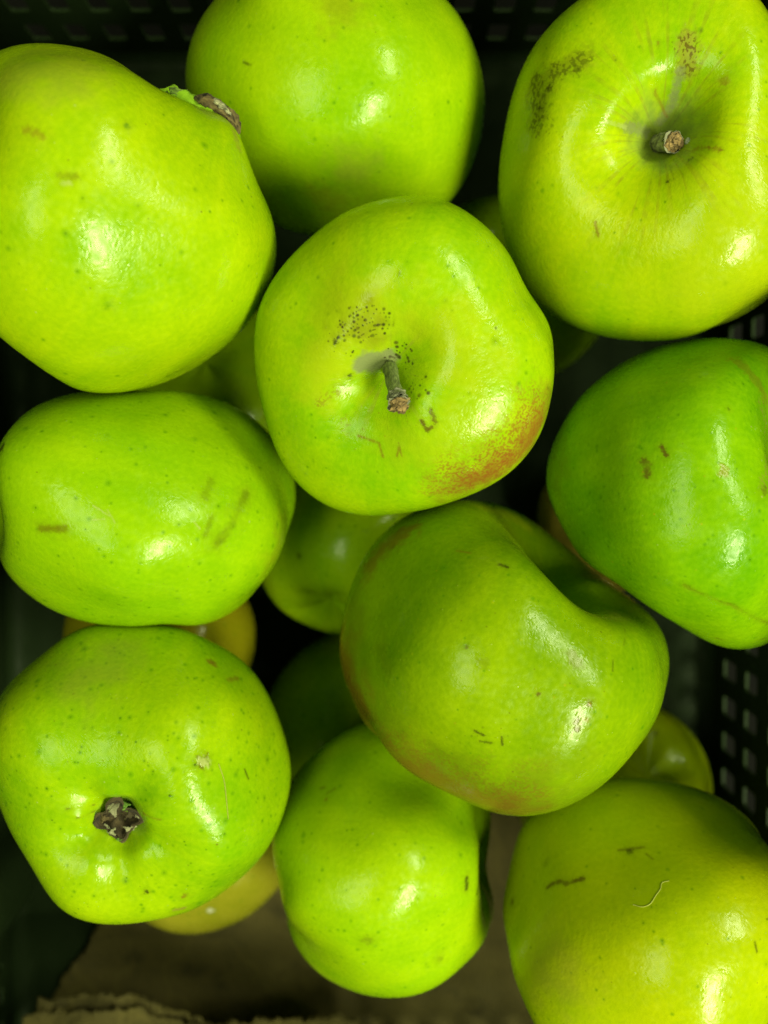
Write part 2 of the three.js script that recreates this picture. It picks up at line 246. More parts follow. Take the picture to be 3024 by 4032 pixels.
  for (let j = 0; j < H; j++) {
    const f = (j + 0.5) / H * Math.PI, gj = (j + 0.5) / H * nv, j0 = Math.min(Math.floor(gj), nv - 1), wj = gj - j0;
    for (let i = 0; i < W; i++) {
      const t = (i + 0.5) / W * 2 * Math.PI, gi = (i + 0.5) / W * nu, i0 = Math.min(Math.floor(gi), nu - 1), wi = gi - i0, o = j * W + i, a = (j0 * n1 + i0) * 3, b = a + n1 * 3;
      for (let q = 0; q < 3; q++) TP[o * 3 + q] = lerp(lerp(P[a + q], P[a + 3 + q], wi), lerp(P[b + q], P[b + 3 + q], wi), wj);
      const x = TP[o * 3] + ox, yy = TP[o * 3 + 1], z = TP[o * 3 + 2], c = Math.cos(t), si = Math.sin(t);
      const big = perlin(x * 34, yy * 34, z * 34), mid = perlin(x * 120, yy * 120, z * 120), mer = perlin(c * 7 + ox, si * 7, f * 0.9), mer2 = perlin(c * 26 + ox, si * 26, f * 2.2), fine = perlin(x * 800, yy * 800, z * 800), tiny = perlin(x * 2100, yy * 2100, z * 2100);
      const k = clamp(0.5 + 0.7 * big + 0.28 * mid + 0.2 * mer + 0.1 * mer2 + 0.2 * fine, -0.1, 1.1), br = 1 + 0.05 * fine + 0.05 * mid + 0.02 * mer2 + 0.035 * tiny;
      for (let q = 0; q < 3; q++) col[o * 3 + q] = lerp(cA[q], cB[q], k) * br;
      hgt[o] = 0.5 + 0.09 * fine + 0.09 * tiny + 0.16 * mid; rgh[o] = 0.15 + 0.05 * mid + 0.26 * Math.abs(perlin(x * 420, yy * 420, z * 420)) + 0.06 * fine;
    }
  }
  const tint = (o, c, a, dh = 0, dr = 0) => { for (let q = 0; q < 3; q++) col[o * 3 + q] = lerp(col[o * 3 + q], c[q], a); hgt[o] += dh * a; rgh[o] = lerp(rgh[o], dr ? 0.75 : rgh[o], a * dr); };
  function dab(t, f, r, c, a, dh = 0) {                                  // small round fleck at skin coordinates
    const j = Math.floor(f / Math.PI * H), cj = clamp(j, 0, H - 1), ci = Math.floor(t / (2 * Math.PI) * W), oc = (cj * W + ((ci % W) + W) % W) * 3, px = TP[oc], py = TP[oc + 1], pz = TP[oc + 2];
    const dj = Math.ceil(r * 2.2 / (R * Math.PI) * H) + 1, di = Math.ceil(dj / Math.max(0.1, Math.sin(f))) + 1;
    for (let b = Math.max(0, cj - dj); b <= Math.min(H - 1, cj + dj); b++) for (let e = -di; e <= di; e++) { const o = b * W + (((ci + e) % W) + W) % W, d = Math.hypot(TP[o * 3] - px, TP[o * 3 + 1] - py, TP[o * 3 + 2] - pz); if (d < r * 2) tint(o, c, a * (1 - sstep(r * 0.45, r * 1.5, d)), dh); }
  }
  // lenticels
  const nl = (spec.dots ?? 190) * 2.4;
  for (let k = 0; k < nl; k++) { const f = Math.acos(1 - 2 * rnd()), t = rnd() * 6.283, r = (0.00014 + 0.00026 * rnd() * rnd() * rnd()) * (spec.dotSize ?? 1); if (f < 0.35) continue; const u = rnd(); if (u < 0.62) { dab(t, f, r * (2 + 1.5 * rnd()), MARK.green, 0.12 + 0.35 * rnd()); dab(t, f, r * 0.9, [0.03, 0.07, 0.002], (0.2 + 0.6 * rnd() * rnd()) * (spec.dotA ?? 1), -0.1); } else if (u < 0.72) dab(t, f, r * 0.7, MARK.brown, 0.7); else dab(t, f, r * 0.6, MARK.pale, 0.7, 0.3); }
  // russet rays out of the stem hollow
  if (spec.russet) { const [reach, amt, c] = spec.russet; for (let j = 0; j < H * 0.45; j++) { const f = (j + 0.5) / H * Math.PI; for (let i = 0; i < W; i++) { const t = i / W * 6.2832, c1 = Math.cos(t), s1 = Math.sin(t), len = reach * (0.6 + 1.1 * perlin(c1 * 2.2 + ox, s1 * 2.2, 4)), line = sstep(0.16, 0.42, perlin(c1 * 13 + ox, s1 * 13, f * 1.6) + 0.3 * perlin(c1 * 40 + ox, s1 * 40, f * 3)), o = j * W + i, w = 1 - sstep(len * 0.5, len * 1.3, f); if (w > 0.01) tint(o, c ?? MARK.rust, amt * line * w * (0.6 + 0.8 * perlin(TP[o * 3] * 500, TP[o * 3 + 1] * 500, TP[o * 3 + 2] * 500 + ox)), -0.15, 0.6); } } }
  if (spec.hollow) { const [reach, amt, c] = spec.hollow; for (let j = 0; j < H * 0.4; j++) { const f = (j + 0.5) / H * Math.PI; for (let i = 0; i < W; i++) { const o = j * W + i, n = fbm(TP[o * 3] * 300 + ox, TP[o * 3 + 1] * 300, TP[o * 3 + 2] * 300, 4); const t = i / W * 6.2832, a = amt * (1 - sstep(reach * 0.3, reach * 1.5, f * (1 + 0.5 * perlin(Math.cos(t) * 2 + ox, Math.sin(t) * 2, 1)) + n * 0.1)); if (a > 0.01) tint(o, c.map((q) => q * (1 + 0.8 * n)), a, 0.1, 1); } } }  // stem hollow: painted shade together with the grey film round the stem
  // scars, scuffs, blushes: [pixels of the print, half width in print px, colour, strength, options]
  const marks = (spec.marks ?? []).flatMap((k) => k[1] < 10 && !k[4]?.speck ? [[k[0], k[1] * 2.2, K2.olive, k[3] * 0.35, { soft: 1 }], k] : [k]);
  for (const [line, w0, c, a0, o0 = {}] of marks) {
    const L = line.map((p) => skinAt(p).p), w = w0 * M, soft = o0.soft ?? 0.6, fr = 1 / (w * (o0.grain ?? 0.8)), reach = w * (1 + soft + (o0.rag ?? 0.9)), q = V(0, 0, 0), ab = V(0, 0, 0);
    for (let o = 0; o < W * H; o++) {
      q.set(TP[o * 3], TP[o * 3 + 1], TP[o * 3 + 2]); let d = 1e9;
      if (L.length === 1) d = q.distanceTo(L[0]); else { if (q.distanceTo(L[0]) > reach + 0.06) continue; for (let k = 0; k + 1 < L.length; k++) { ab.subVectors(L[k + 1], L[k]); const t = clamp(((q.x - L[k].x) * ab.x + (q.y - L[k].y) * ab.y + (q.z - L[k].z) * ab.z) / Math.max(1e-12, ab.lengthSq())); d = Math.min(d, Math.hypot(q.x - L[k].x - ab.x * t, q.y - L[k].y - ab.y * t, q.z - L[k].z - ab.z * t)); } }
      if (d > reach) continue;
      const n = fbm(q.x * fr + ox, q.y * fr, q.z * fr, 3); let a = a0 * (1 - sstep(w * (1 - soft), w * (1 + soft), d + n * w * 2 * (o0.rag ?? 0.9)));
      if (w0 < 10) a *= clamp(0.9 + 1.1 * fbm(q.x * 480 + q.y * 210 + ox, q.y * 480 - q.z * 190, q.z * 480 + q.x * 160, 3));
      if (o0.speck) { const [fq, thr] = o0.speck; a *= sstep(thr, thr + 0.14, perlin(q.x * fq, q.y * fq + ox, q.z * fq) + 0.4 * perlin(q.x * fq * 2.3, q.y * fq * 2.3, q.z * fq * 2.3)); }
      if (a > 0.004) tint(o, c, a, o0.h ?? 0, o0.rough ?? 0);
    }
  }
  for (const [x, yy, rx, ry, n, size, c, a] of spec.flecks ?? []) for (let k = 0; k < n; k++) { const q = rnd() * 6.28, r = Math.sqrt(rnd()), { t, f } = skinAt([x + Math.cos(q) * r * rx, yy + Math.sin(q) * r * ry]); dab(t, f, size * M * (0.35 + rnd() * rnd() * 1.4), c.map((e, z) => lerp(e, MARK.brown[z], rnd() * 0.4)), a * (0.6 + 0.4 * rnd()), 0.1); }
  const cpx = new Uint8Array(W * H * 4), bpx = new Uint8Array(W * H * 4);
  for (let o = 0; o < W * H; o++) { cpx[o * 4] = toSRGB(col[o * 3]); cpx[o * 4 + 1] = toSRGB(col[o * 3 + 1]); cpx[o * 4 + 2] = toSRGB(col[o * 3 + 2]); cpx[o * 4 + 3] = 255; bpx[o * 4] = clamp(hgt[o]) * 255; bpx[o * 4 + 1] = clamp(rgh[o], 0.05) * 255; bpx[o * 4 + 3] = 255; }
  const map2 = dataTex(W, H, bpx, false);
  const m = new THREE.MeshPhysicalMaterial({ map: dataTex(W, H, cpx, true), bumpMap: map2, bumpScale: 0.00024, roughnessMap: map2, roughness: spec.gloss ?? 1, ior: 1.4, specularIntensity: 0.5 });

  const g = thing('apple', spec.label, 'apple', 'green cooking apples heaped in the crate');
  g.position.set(C.x, C.y + bottom, C.z);
  geo.translate(0, -bottom, 0);
  const body = add('skin', geo, m, g);
  const toLocal = (p) => p.clone().add(V(0, -bottom, 0));                // from the apple's middle to its base
  const poleTop = V(P[0], P[1], P[2]), k2 = nv * n1, poleBot = V(P[k2 * 3], P[k2 * 3 + 1], P[k2 * 3 + 2]);   // after translate: already local
  applePhys.push({ label: spec.label, P, C: g.position.clone(), n: N, ctr: V(0, -bottom, 0), nu, nv });
  return { g, body, R, M, axis, e1, e2, e3, world, skinAt: (p) => { const s2 = skinAt(p); const k = { p: s2.p, n: s2.n }; return k; }, poleTop, poleBot, toLocal, C, spec };
}

const YG = [[0.26, 0.59, 0.004], [0.37, 0.66, 0.005]];                  // usual yellow-green skin, two tones
const K = MARK;
const C = apple({
  label: 'yellow-green apple with a bent stem, black specks round the stem and a red blush', seed: 3, y: 0.136, axis: [0, 0, 1], pole: [846, 788], skin: [[0.24, 0.58, 0.004], [0.40, 0.68, 0.005]], spin: 0.6,
  outline: [[930, 424], [990, 445], [1050, 490], [1095, 540], [1120, 590], [1142, 640], [1175, 680], [1195, 730], [1199, 790], [1190, 860], [1170, 930], [1140, 980], [1100, 1020], [1050, 1055], [990, 1080], [920, 1100], [840, 1112], [770, 1110], [700, 1090], [650, 1055], [610, 1000], [580, 920], [555, 830], [549, 740], [560, 660], [600, 590], [660, 520], [740, 460], [830, 430]],
  shape: { dt: 0.3, wt: 0.5, pitT: 0.14, rib: 0.025, lump: 0.05 }, dots: 170, russet: [0.5, 0.35, K.tan],
  marks: [
    [[[720, 790], [745, 720], [800, 680]], 70, K.yellow, 0.7, { soft: 1 }], [[[960, 700], [1020, 780]], 55, K.yellow, 0.5, { soft: 1 }], [[[1000, 900], [950, 980], [870, 960]], 50, K.yellow, 0.4, { soft: 1 }],
    [[[985, 1052], [1060, 1022], [1130, 962], [1168, 892]], 44, K.rust, 0.5, { soft: 1, rag: 0.9 }], [[[1020, 1045], [1070, 1015], [1130, 968], [1160, 920]], 26, K.red, 0.6, { soft: 1, rag: 1 }], [[[985, 1040], [1060, 1000], [1120, 940], [1150, 890]], 50, K.red, 0.6, { rag: 0.8, soft: 1, speck: [1700, 0.0] }],
    [[[785, 705]], 42, K.brown, 0.42, { soft: 0.9 }], [[[783, 783], [810, 780], [838, 768]], 21, K.grey, 0.9, { soft: 0.35, rag: 0.35, rough: 1 }],
    [[[930, 887], [940, 911]], 4, K.brown, 0.8], [[[912, 913], [921, 932], [934, 923]], 3.5, K.brown, 0.85], [[[776, 940], [818, 959], [825, 987]], 2.4, K.rust, 0.55], [[[855, 986], [864, 966], [868, 984]], 2.2, K.rust, 0.55],
    [[[690, 873], [715, 850], [748, 838]], 9, K.rust, 0.45, { speck: [1500, -0.05] }], [[[740, 905], [750, 925]], 9, K.rust, 0.35, { speck: [1500, 0] }], [[[892, 440], [864, 588], [851, 700]], 1.8, K.olive, 0.6, { soft: 0.8, h: -0.5 }],
    [[[724, 737]], 4.5, K.black, 0.9], [[[754, 812]], 4.5, K.black, 0.9], [[[731, 727]], 3, K.black, 0.7], [[[1071, 708]], 2.2, K.black, 0.8], [[[922, 815]], 2.6, K.black, 0.8],
  ],
  flecks: [[788, 695, 58, 38, 85, 2.7, K.black, 0.95], [750, 730, 40, 40, 30, 2.4, K.black, 0.9], [862, 768, 34, 34, 38, 3.4, K.black, 0.95], [905, 835, 22, 24, 16, 3, K.black, 0.9], [800, 900, 120, 80, 40, 1.3, K.rust, 0.5]],
});
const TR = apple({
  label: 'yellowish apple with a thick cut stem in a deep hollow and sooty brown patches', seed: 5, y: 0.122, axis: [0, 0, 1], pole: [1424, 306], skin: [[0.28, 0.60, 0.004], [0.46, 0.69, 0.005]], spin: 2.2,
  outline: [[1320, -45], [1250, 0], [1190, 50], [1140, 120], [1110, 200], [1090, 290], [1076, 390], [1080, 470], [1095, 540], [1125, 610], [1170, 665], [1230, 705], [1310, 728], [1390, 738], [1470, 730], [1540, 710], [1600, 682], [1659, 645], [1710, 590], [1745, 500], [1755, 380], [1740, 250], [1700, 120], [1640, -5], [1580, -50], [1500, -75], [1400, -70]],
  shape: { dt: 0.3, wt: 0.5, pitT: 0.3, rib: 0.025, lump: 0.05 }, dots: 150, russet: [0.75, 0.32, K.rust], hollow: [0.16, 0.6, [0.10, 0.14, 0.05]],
  marks: [
    [[[1520, 600], [1560, 540], [1590, 480]], 90, K.yellow, 0.5, { soft: 1 }], [[[1154, 186], [1165, 230], [1161, 262]], 22, K.brown, 0.5, { soft: 1 }], [[[1154, 186], [1165, 230], [1161, 262]], 20, K.dark, 0.6, { speck: [1100, -0.05], rag: 1 }], [[[1184, 190]], 8, K.dark, 0.8], [[[1166, 232]], 5, K.dark, 0.8], [[[1192, 160], [1225, 140], [1258, 126]], 20, K.brown, 0.4, { soft: 1 }], [[[1192, 160], [1225, 140], [1258, 126]], 18, K.dark, 0.5, { speck: [1100, -0.05], rag: 1 }], [[[1245, 152]], 8, K.dark, 0.6], [[[1160, 280], [1185, 268]], 14, K.dark, 0.4, { speck: [1000, 0.05] }],
    [[[1481, 85], [1488, 110], [1483, 142]], 18, K.tan, 0.6, { rag: 0.7 }], [[[1481, 85], [1488, 110], [1483, 142]], 20, K.brown, 0.8, { speck: [1200, 0.12], rag: 0.6 }], [[[1470, 150], [1452, 225], [1425, 262]], 9, K.grey, 0.75, { rag: 0.7 }], [[[1400, 290], [1385, 280], [1355, 272]], 9, K.grey, 0.7], [[[1310, 262], [1350, 275]], 4, K.pale, 0.6, { rag: 0.9 }],
    [[[1492, 348]], 4.5, K.dark, 0.85], [[[1443, 388]], 3.5, K.dark, 0.8], [[[1563, 178]], 9, K.rust, 0.5], [[[1288, 480], [1292, 505]], 3, K.rust, 0.6], [[[1440, 250], [1415, 200], [1420, 90]], 3, K.rust, 0.5], [[[1500, 320], [1555, 322]], 5, K.rust, 0.65, { rag: 0.9 }],
  ],
  flecks: [[1175, 300, 50, 60, 30, 1.6, K.brown, 0.45]],
});
const A = apple({
  label: 'lopsided yellow-green apple with a crusty brown calyx standing out of a knob', seed: 8, y: 0.136, axis: [-0.62, 0.76, -0.05], skin: [[0.27, 0.59, 0.004], [0.42, 0.68, 0.005]], spin: 1.1,
  outline: [[-30, 118], [30, 96], [90, 93], [170, 103], [240, 125], [300, 163], [350, 200], [420, 226], [480, 246], [510, 275], [527, 320], [555, 400], [590, 470], [598, 540], [590, 600], [565, 660], [520, 715], [450, 775], [370, 820], [290, 843], [210, 847], [140, 832], [80, 795], [40, 760], [0, 730], [-50, 670], [-85, 560], [-95, 430], [-85, 300], [-62, 190]],
  shape: { db: 0.03, wb: 0.3, h: 0.95, rib: 0.03, lump: 0.04 }, dots: 120, dotSize: 1.35,
  marks: [[[[60, 278], [83, 292]], 7, K.rust, 0.45], [[[135, 377], [166, 386]], 6, K.brown, 0.4], [[[133, 389], [160, 397]], 3.5, K.pale, 0.5], [[[276, 274]], 5, [0.06, 0.15, 0.01], 0.7, { soft: 0.9 }], [[[139, 160], [60, 140]], 60, K.tan, 0.3, { soft: 1 }], [[[470, 240], [440, 232]], 18, K.grey, 0.4, { speck: [1300, -0.1] }], [[[505, 285], [516, 320]], 8, K.tan, 0.5, { rag: 0.8 }], [[[232, 663]], 6, K.green, 0.6, { soft: 1 }]],
});
const TC = apple({
  label: 'plain glossy green apple against the holed back wall, no stem or calyx showing', seed: 12, y: 0.092, axis: [-0.15, -0.98, 0.1], skin: YG, spin: 0.2,
  outline: [[400, 180], [402, 130], [415, 80], [440, 35], [470, 0], [520, -45], [600, -80], [700, -92], [800, -86], [900, -50], [965, 0], [1005, 60], [1035, 130], [1048, 210], [1042, 285], [1012, 380], [960, 448], [880, 495], [780, 515], [680, 512], [590, 480], [520, 430], [460, 355], [420, 270]],
  shape: { h: 0.9, rib: 0.02, lump: 0.03 }, dots: 170,
  marks: [[[[695, 425], [720, 440]], 26, K.rust, 0.28, { soft: 1, rag: 0.9 }], [[[760, 365]], 40, K.tan, 0.3, { soft: 1 }], [[[690, 0], [730, 5]], 40, K.rust, 0.3, { soft: 1 }], [[[525, 138], [538, 142]], 2, K.dark, 0.6]],
});
const D = apple({
  label: 'deeper green apple with brown scuffs and a pale pit, its russet hollow facing the wall', seed: 17, y: 0.122, axis: [0.87, -0.26, 0.4], skin: [[0.13, 0.44, 0.003], [0.25, 0.57, 0.004]], spin: 2.9,
  outline: [[1210, 930], [1250, 860], [1310, 805], [1390, 760], [1470, 737], [1550, 730], [1610, 735], [1659, 748], [1720, 790], [1770, 870], [1800, 980], [1800, 1100], [1775, 1220], [1730, 1320], [1665, 1390], [1600, 1408], [1550, 1395], [1490, 1365], [1440, 1335], [1380, 1295], [1320, 1250], [1260, 1210], [1220, 1150], [1190, 1090], [1180, 1030], [1190, 970]],
  shape: { dt: 0.3, wt: 0.42, pitT: 0.12, rib: 0.03, lump: 0.05 }, dots: 260, pale: 1, russet: [0.6, 0.4, K.tan],
  marks: [[[[1392, 991], [1399, 1008], [1396, 1027]], 6, K.brown, 0.75, { rag: 0.9 }], [[[1431, 963], [1441, 987]], 4, K.brown, 0.85], [[[1564, 1015]], 10, K.tan, 0.6, { h: -0.5 }], [[[1200, 1010], [1205, 950]], 40, K.olive, 0.5, { soft: 1 }], [[[1479, 1262], [1583, 1310], [1659, 1349]], 3.5, K.olive, 0.8, { h: -0.6, soft: 0.9 }], [[[1548, 1380], [1653, 1380]], 3, K.olive, 0.7, { h: -0.5 }], [[[1590, 780], [1625, 810], [1652, 860]], 14, K.rust, 0.35, { rag: 0.9 }], [[[1640, 870], [1652, 930], [1648, 1050]], 9, K.tan, 0.55, { speck: [1200, -0.1] }], [[[1652, 1060]], 9, K.brown, 0.7], [[[1577, 883]], 3, K.dark, 0.7]],
  flecks: [[1640, 960, 20, 130, 26, 1.6, K.pale, 0.8], [1420, 1030, 210, 260, 46, 1.5, K.yellow, 0.9]],
});
const E = apple({
  label: 'big dull green apple with brownish blushed flank and a deep folded stem hollow', seed: 21, y: 0.12, axis: [0.5, -0.82, 0.32], skin: [[0.16, 0.38, 0.003], [0.28, 0.50, 0.004]], spin: 4.05,
  outline: [[990, 1080], [1060, 1085], [1110, 1100], [1165, 1135], [1230, 1185], [1330, 1270], [1395, 1318], [1430, 1360], [1445, 1420], [1440, 1490], [1415, 1560], [1370, 1620], [1320, 1680], [1260, 1725], [1190, 1755], [1120, 1763], [1050, 1750], [980, 1720], [910, 1680], [850, 1635], [800, 1580], [765, 1520], [740, 1460], [733, 1390], [740, 1330], [755, 1280], [775, 1220], [810, 1170], [860, 1125], [920, 1095]],
  shape: { dt: 0.5, wt: 0.5, h: 1.0, rib: 0.03, lump: 0.04 }, dots: 260, pale: 1,
  marks: [[[[745, 1419], [770, 1500], [795, 1560], [896, 1652], [996, 1708], [1091, 1740], [1180, 1735]], 95, K.olive, 0.75, { soft: 1 }], [[[742, 1419], [765, 1500], [795, 1565], [896, 1660], [996, 1715], [1091, 1745]], 56, K.rust, 0.68, { soft: 1, rag: 0.7 }], [[[1040, 1098], [1100, 1112], [1140, 1140]], 16, K.yellow, 0.6, { soft: 1 }], [[[760, 1480], [800, 1560], [900, 1640], [1000, 1690], [1100, 1715]], 60, K.rust, 0.45, { speck: [1500, 0.05], soft: 0.9 }], [[[871, 1155], [820, 1190], [795, 1231]], 28, K.rust, 0.6, { soft: 0.8 }],
    [[[1028, 1583], [1040, 1588]], 2.4, K.dark, 0.7], [[[1040, 1600], [1060, 1606]], 2.2, K.dark, 0.6], [[[1087, 1589], [1087, 1614]], 2, K.dark, 0.7], [[[1230, 1412], [1255, 1430]], 12, K.olive, 0.7, { soft: 0.4 }], [[[1247, 1555], [1242, 1574]], 6, K.brown, 0.8, { h: -0.4 }], [[[1254, 1550], [1251, 1572]], 2, K.pale, 0.6], [[[1276, 1524]], 6, K.brown, 0.8], [[[1267, 1550]], 5, K.tan, 0.8], [[[1166, 1502]], 3.5, K.brown, 0.8], [[[1076, 1217], [1096, 1222]], 2.6, K.dark, 0.75], [[[984, 1190], [1015, 1193]], 2.4, K.rust, 0.5], [[[1320, 1450], [1326, 1425]], 1.6, K.dark, 0.5], [[[1345, 1395], [1348, 1360]], 1.5, K.dark, 0.5], [[[1010, 1395]], 3, K.brown, 0.7], [[[1040, 1430]], 10, K.olive, 0.4]],
  flecks: [[1050, 1450, 260, 250, 50, 1.5, K.yellow, 0.8], [1050, 1600, 60, 30, 12, 1.6, K.dark, 0.5]],
});
const Bm = apple({
  label: 'broad green apple with long olive bruise lines on its side', seed: 26, y: 0.114, axis: [-0.94, -0.3, 0.1], skin: [[0.23, 0.57, 0.004], [0.33, 0.64, 0.005]], spin: 5.0,
  outline: [[-20, 1000], [0, 950], [50, 895], [120, 860], [190, 848], [290, 845], [370, 845], [440, 853], [510, 880], [555, 910], [600, 960], [630, 1010], [640, 1060], [635, 1110], [615, 1170], [580, 1240], [530, 1300], [470, 1340], [415, 1354], [375, 1344], [330, 1350], [270, 1354], [200, 1345], [130, 1325], [70, 1290], [20, 1240], [-10, 1190], [-30, 1080]],
  shape: { h: 0.96, db: 0.06, taper: 0.3, rib: 0.02, lump: 0.04 }, dots: 280, dotSize: 1.25,
  marks: [[[[533, 1070], [469, 1178]], 9, [0.12, 0.17, 0.003], 0.75, { soft: 0.8, h: -0.4, rag: 0.35 }], [[[460, 1040], [439, 1070]], 7, [0.12, 0.17, 0.003], 0.5], [[[456, 1117], [439, 1160]], 5, [0.12, 0.17, 0.003], 0.5], [[[86, 1139], [138, 1139]], 6.5, [0.12, 0.12, 0.003], 0.8, { soft: 0.8, rag: 0.4 }], [[[2, 970]], 10, K.dark, 0.8], [[[20, 958]], 22, K.rust, 0.35], [[[612, 1150], [595, 1200]], 40, K.rust, 0.3, { soft: 1 }], [[[200, 1090], [240, 1110]], 1.5, K.pale, 0.5], [[[230, 1100], [245, 1130]], 1.5, K.pale, 0.4], [[[418, 1122], [430, 1140]], 1.6, K.pale, 0.6], [[[195, 1125], [225, 1124]], 1.4, K.pale, 0.4]],
});
const BL = apple({
  label: 'densely speckled green apple showing its open brown calyx and a small nick', seed: 31, y: 0.119, axis: [0.05, -0.1, -1], pole: [265, 1748], poleEnd: -1, skin: [[0.22, 0.53, 0.004], [0.36, 0.63, 0.005]], spin: 0.9,
  outline: [[190, 1350], [280, 1347], [370, 1350], [440, 1380], [500, 1410], [550, 1455], [590, 1520], [615, 1590], [628, 1660], [620, 1730], [595, 1800], [555, 1865], [500, 1915], [430, 1960], [340, 1985], [240, 1997], [180, 1990], [140, 1975], [105, 1935], [80, 1890], [50, 1840], [20, 1790], [0, 1740], [-25, 1680], [-30, 1600], [-15, 1540], [0, 1500], [40, 1460], [100, 1410], [145, 1370]],
  shape: { h: 0.86, db: 0.3, wb: 0.44, pit: 0.12, rib: 0.03, lump: 0.045, taper: 0.4 }, dots: 560, dotA: 1.25, dotSize: 1.2,
  marks: [[[[193, 1458], [230, 1440]], 60, K.tan, 0.3, { soft: 1 }], [[[462, 1435]], 10, K.rust, 0.75, { rag: 0.8 }], [[[512, 1465], [492, 1468]], 5, K.rust, 0.5], [[[436, 1650]], 12, K.brown, 0.75, { h: -0.6 }], [[[436, 1641], [445, 1645]], 7, K.pale, 0.85, { h: 0.6 }], [[[318, 1929]], 4.5, K.dark, 0.85], [[[398, 1936]], 6, K.rust, 0.75], [[[380, 1966], [398, 1960]], 5, K.tan, 0.85], [[[146, 1749], [206, 1740]], 2, K.brown, 0.65], [[[165, 1766], [205, 1752]], 2, K.brown, 0.6], [[[310, 1755], [342, 1770]], 3, K.rust, 0.65], [[[250, 1710], [265, 1700], [300, 1712]], 30, K.green, 0.35, { soft: 1 }], [[[530, 1665], [536, 1685]], 1.6, K.dark, 0.7], [[[265, 1750]], 46, [0.12, 0.24, 0.03], 0.65, { soft: 0.5, rag: 0.3 }]],
});
const Fa = apple({
  label: 'green apple low on the cardboard with dark marks at its dented calyx end', seed: 37, y: 0.091, axis: [-0.97, -0.05, -0.22], skin: YG, spin: 1.9,
  outline: [[840, 1552], [770, 1570], [700, 1610], [650, 1660], [610, 1720], [590, 1790], [590, 1850], [603, 1900], [610, 1960], [625, 2010], [650, 2060], [700, 2110], [760, 2140], [830, 2156], [900, 2150], [960, 2120], [1013, 2070], [1055, 2019], [1070, 1970], [1058, 1910], [1050, 1861], [1058, 1822], [1059, 1763], [1045, 1690], [1000, 1620], [920, 1570]],
  shape: { h: 0.9, db: 0.3, wb: 0.4, rib: 0.04, lump: 0.04, taper: 1 }, dots: 260, dotSize: 1.1,
  marks: [[[[690, 1703], [700, 1699]], 2.4, K.brown, 0.5], [[[706, 1712], [722, 1706]], 2, K.brown, 0.5], [[[702, 1729]], 3, K.rust, 0.6], [[[796, 2030]], 9, K.olive, 0.6], [[[1010, 1900], [1006, 1917]], 5, K.dark, 0.85, { rag: 0.8 }], [[[1034, 1872], [1031, 1928]], 4, K.dark, 0.8], [[[950, 2070]], 7, K.olive, 0.5]],
});
const G = apple({
  label: 'olive-yellow apple with a brown scar and a curled thread lying on it', seed: 42, y: 0.115, axis: [0.93, -0.32, 0.05], skin: [[0.36, 0.60, 0.003], [0.48, 0.66, 0.004]], spin: 3.3,
  outline: [[1133, 1768], [1200, 1720], [1270, 1688], [1350, 1680], [1430, 1685], [1510, 1705], [1570, 1735], [1630, 1785], [1680, 1850], [1720, 1950], [1730, 2060], [1710, 2180], [1650, 2280], [1560, 2340], [1450, 2360], [1330, 2350], [1230, 2310], [1170, 2240], [1140, 2180], [1105, 2090], [1090, 2010], [1087, 1950], [1100, 1890], [1115, 1820]],
  shape: { h: 0.95, rib: 0.025, lump: 0.035 }, dots: 170,
  marks: [[[[1365, 1838]], 6, K.dark, 0.8, { rag: 0.9 }], [[[1336, 1838], [1393, 1832]], 3, K.brown, 0.5, { rag: 0.9 }], [[[1395, 1845], [1410, 1855]], 1.6, K.brown, 0.4], [[[1180, 1914], [1200, 1906], [1217, 1904], [1228, 1912], [1259, 1900]], 4, K.brown, 0.8, { rag: 0.9 }], [[[1108, 1949]], 6.5, K.brown, 0.7], [[[1182, 2083]], 60, K.tan, 0.3, { soft: 1 }], [[[1632, 1942], [1655, 1984]], 2, K.dark, 0.65], [[[1628, 2034], [1640, 2057]], 2, K.dark, 0.6], [[[1618, 1788], [1659, 1844]], 4, K.yellow, 0.6, { h: -0.5 }], [[[1182, 1866]], 9, K.olive, 0.4]],
});
// the layer underneath, as far as it shows between the others
const low = { res: 0.45, tex: 512, shape: { lump: 0.03, rib: 0.02 } };
apple({ ...low, label: 'small yellow-green apple with one dark nick, wedged under the blushed apple', seed: 51, y: 0.058, ball: [752, 1185, 205, 190], axis: [0.3, -0.8, -0.5], skin: YG, tex: 768, marks: [[[[648, 1200], [643, 1206]], 4, K.dark, 0.8, { rag: 0.9 }]] });
apple({ ...low, label: 'dull ochre apple half hidden beneath the bruise-lined apple', seed: 52, y: 0.05, ball: [345, 1385, 202], axis: [0.2, 0.3, -0.9], skin: [[0.32, 0.36, 0.012], [0.38, 0.4, 0.02]] });
apple({ ...low, label: 'dark shaded apple deep in the gap beside the brown-blushed apple', seed: 53, y: 0.024, ball: [768, 1545, 192], axis: [0.4, 0.3, 0.5], skin: YG });
apple({ ...low, label: 'pale ochre apple lying on the cardboard under the speckled apple', seed: 54, y: 0.039, ball: [432, 1800, 214], axis: [0.4, -0.3, -0.7], skin: [[0.30, 0.36, 0.03], [0.37, 0.40, 0.06]], marks: [[[[455, 1968]], 6, [0.6, 0.6, 0.5], 0.8]] });
apple({ ...low, label: 'olive apple with a dark speck peeping out along the crate side wall', seed: 55, y: 0.034, ball: [1328, 1728, 219], axis: [-0.4, 0.3, -0.6], skin: [[0.32, 0.56, 0.004], [0.42, 0.6, 0.005]], tex: 768, marks: [[[[1418, 1585]], 5, K.dark, 0.7]] });
apple({ ...low, label: 'cream-coloured sliver of an apple behind the folded stem hollow', seed: 56, y: 0.028, ball: [1312, 1122, 152], axis: [0.3, 0.3, -0.9], skin: [[0.50, 0.48, 0.12], [0.58, 0.52, 0.16]] });
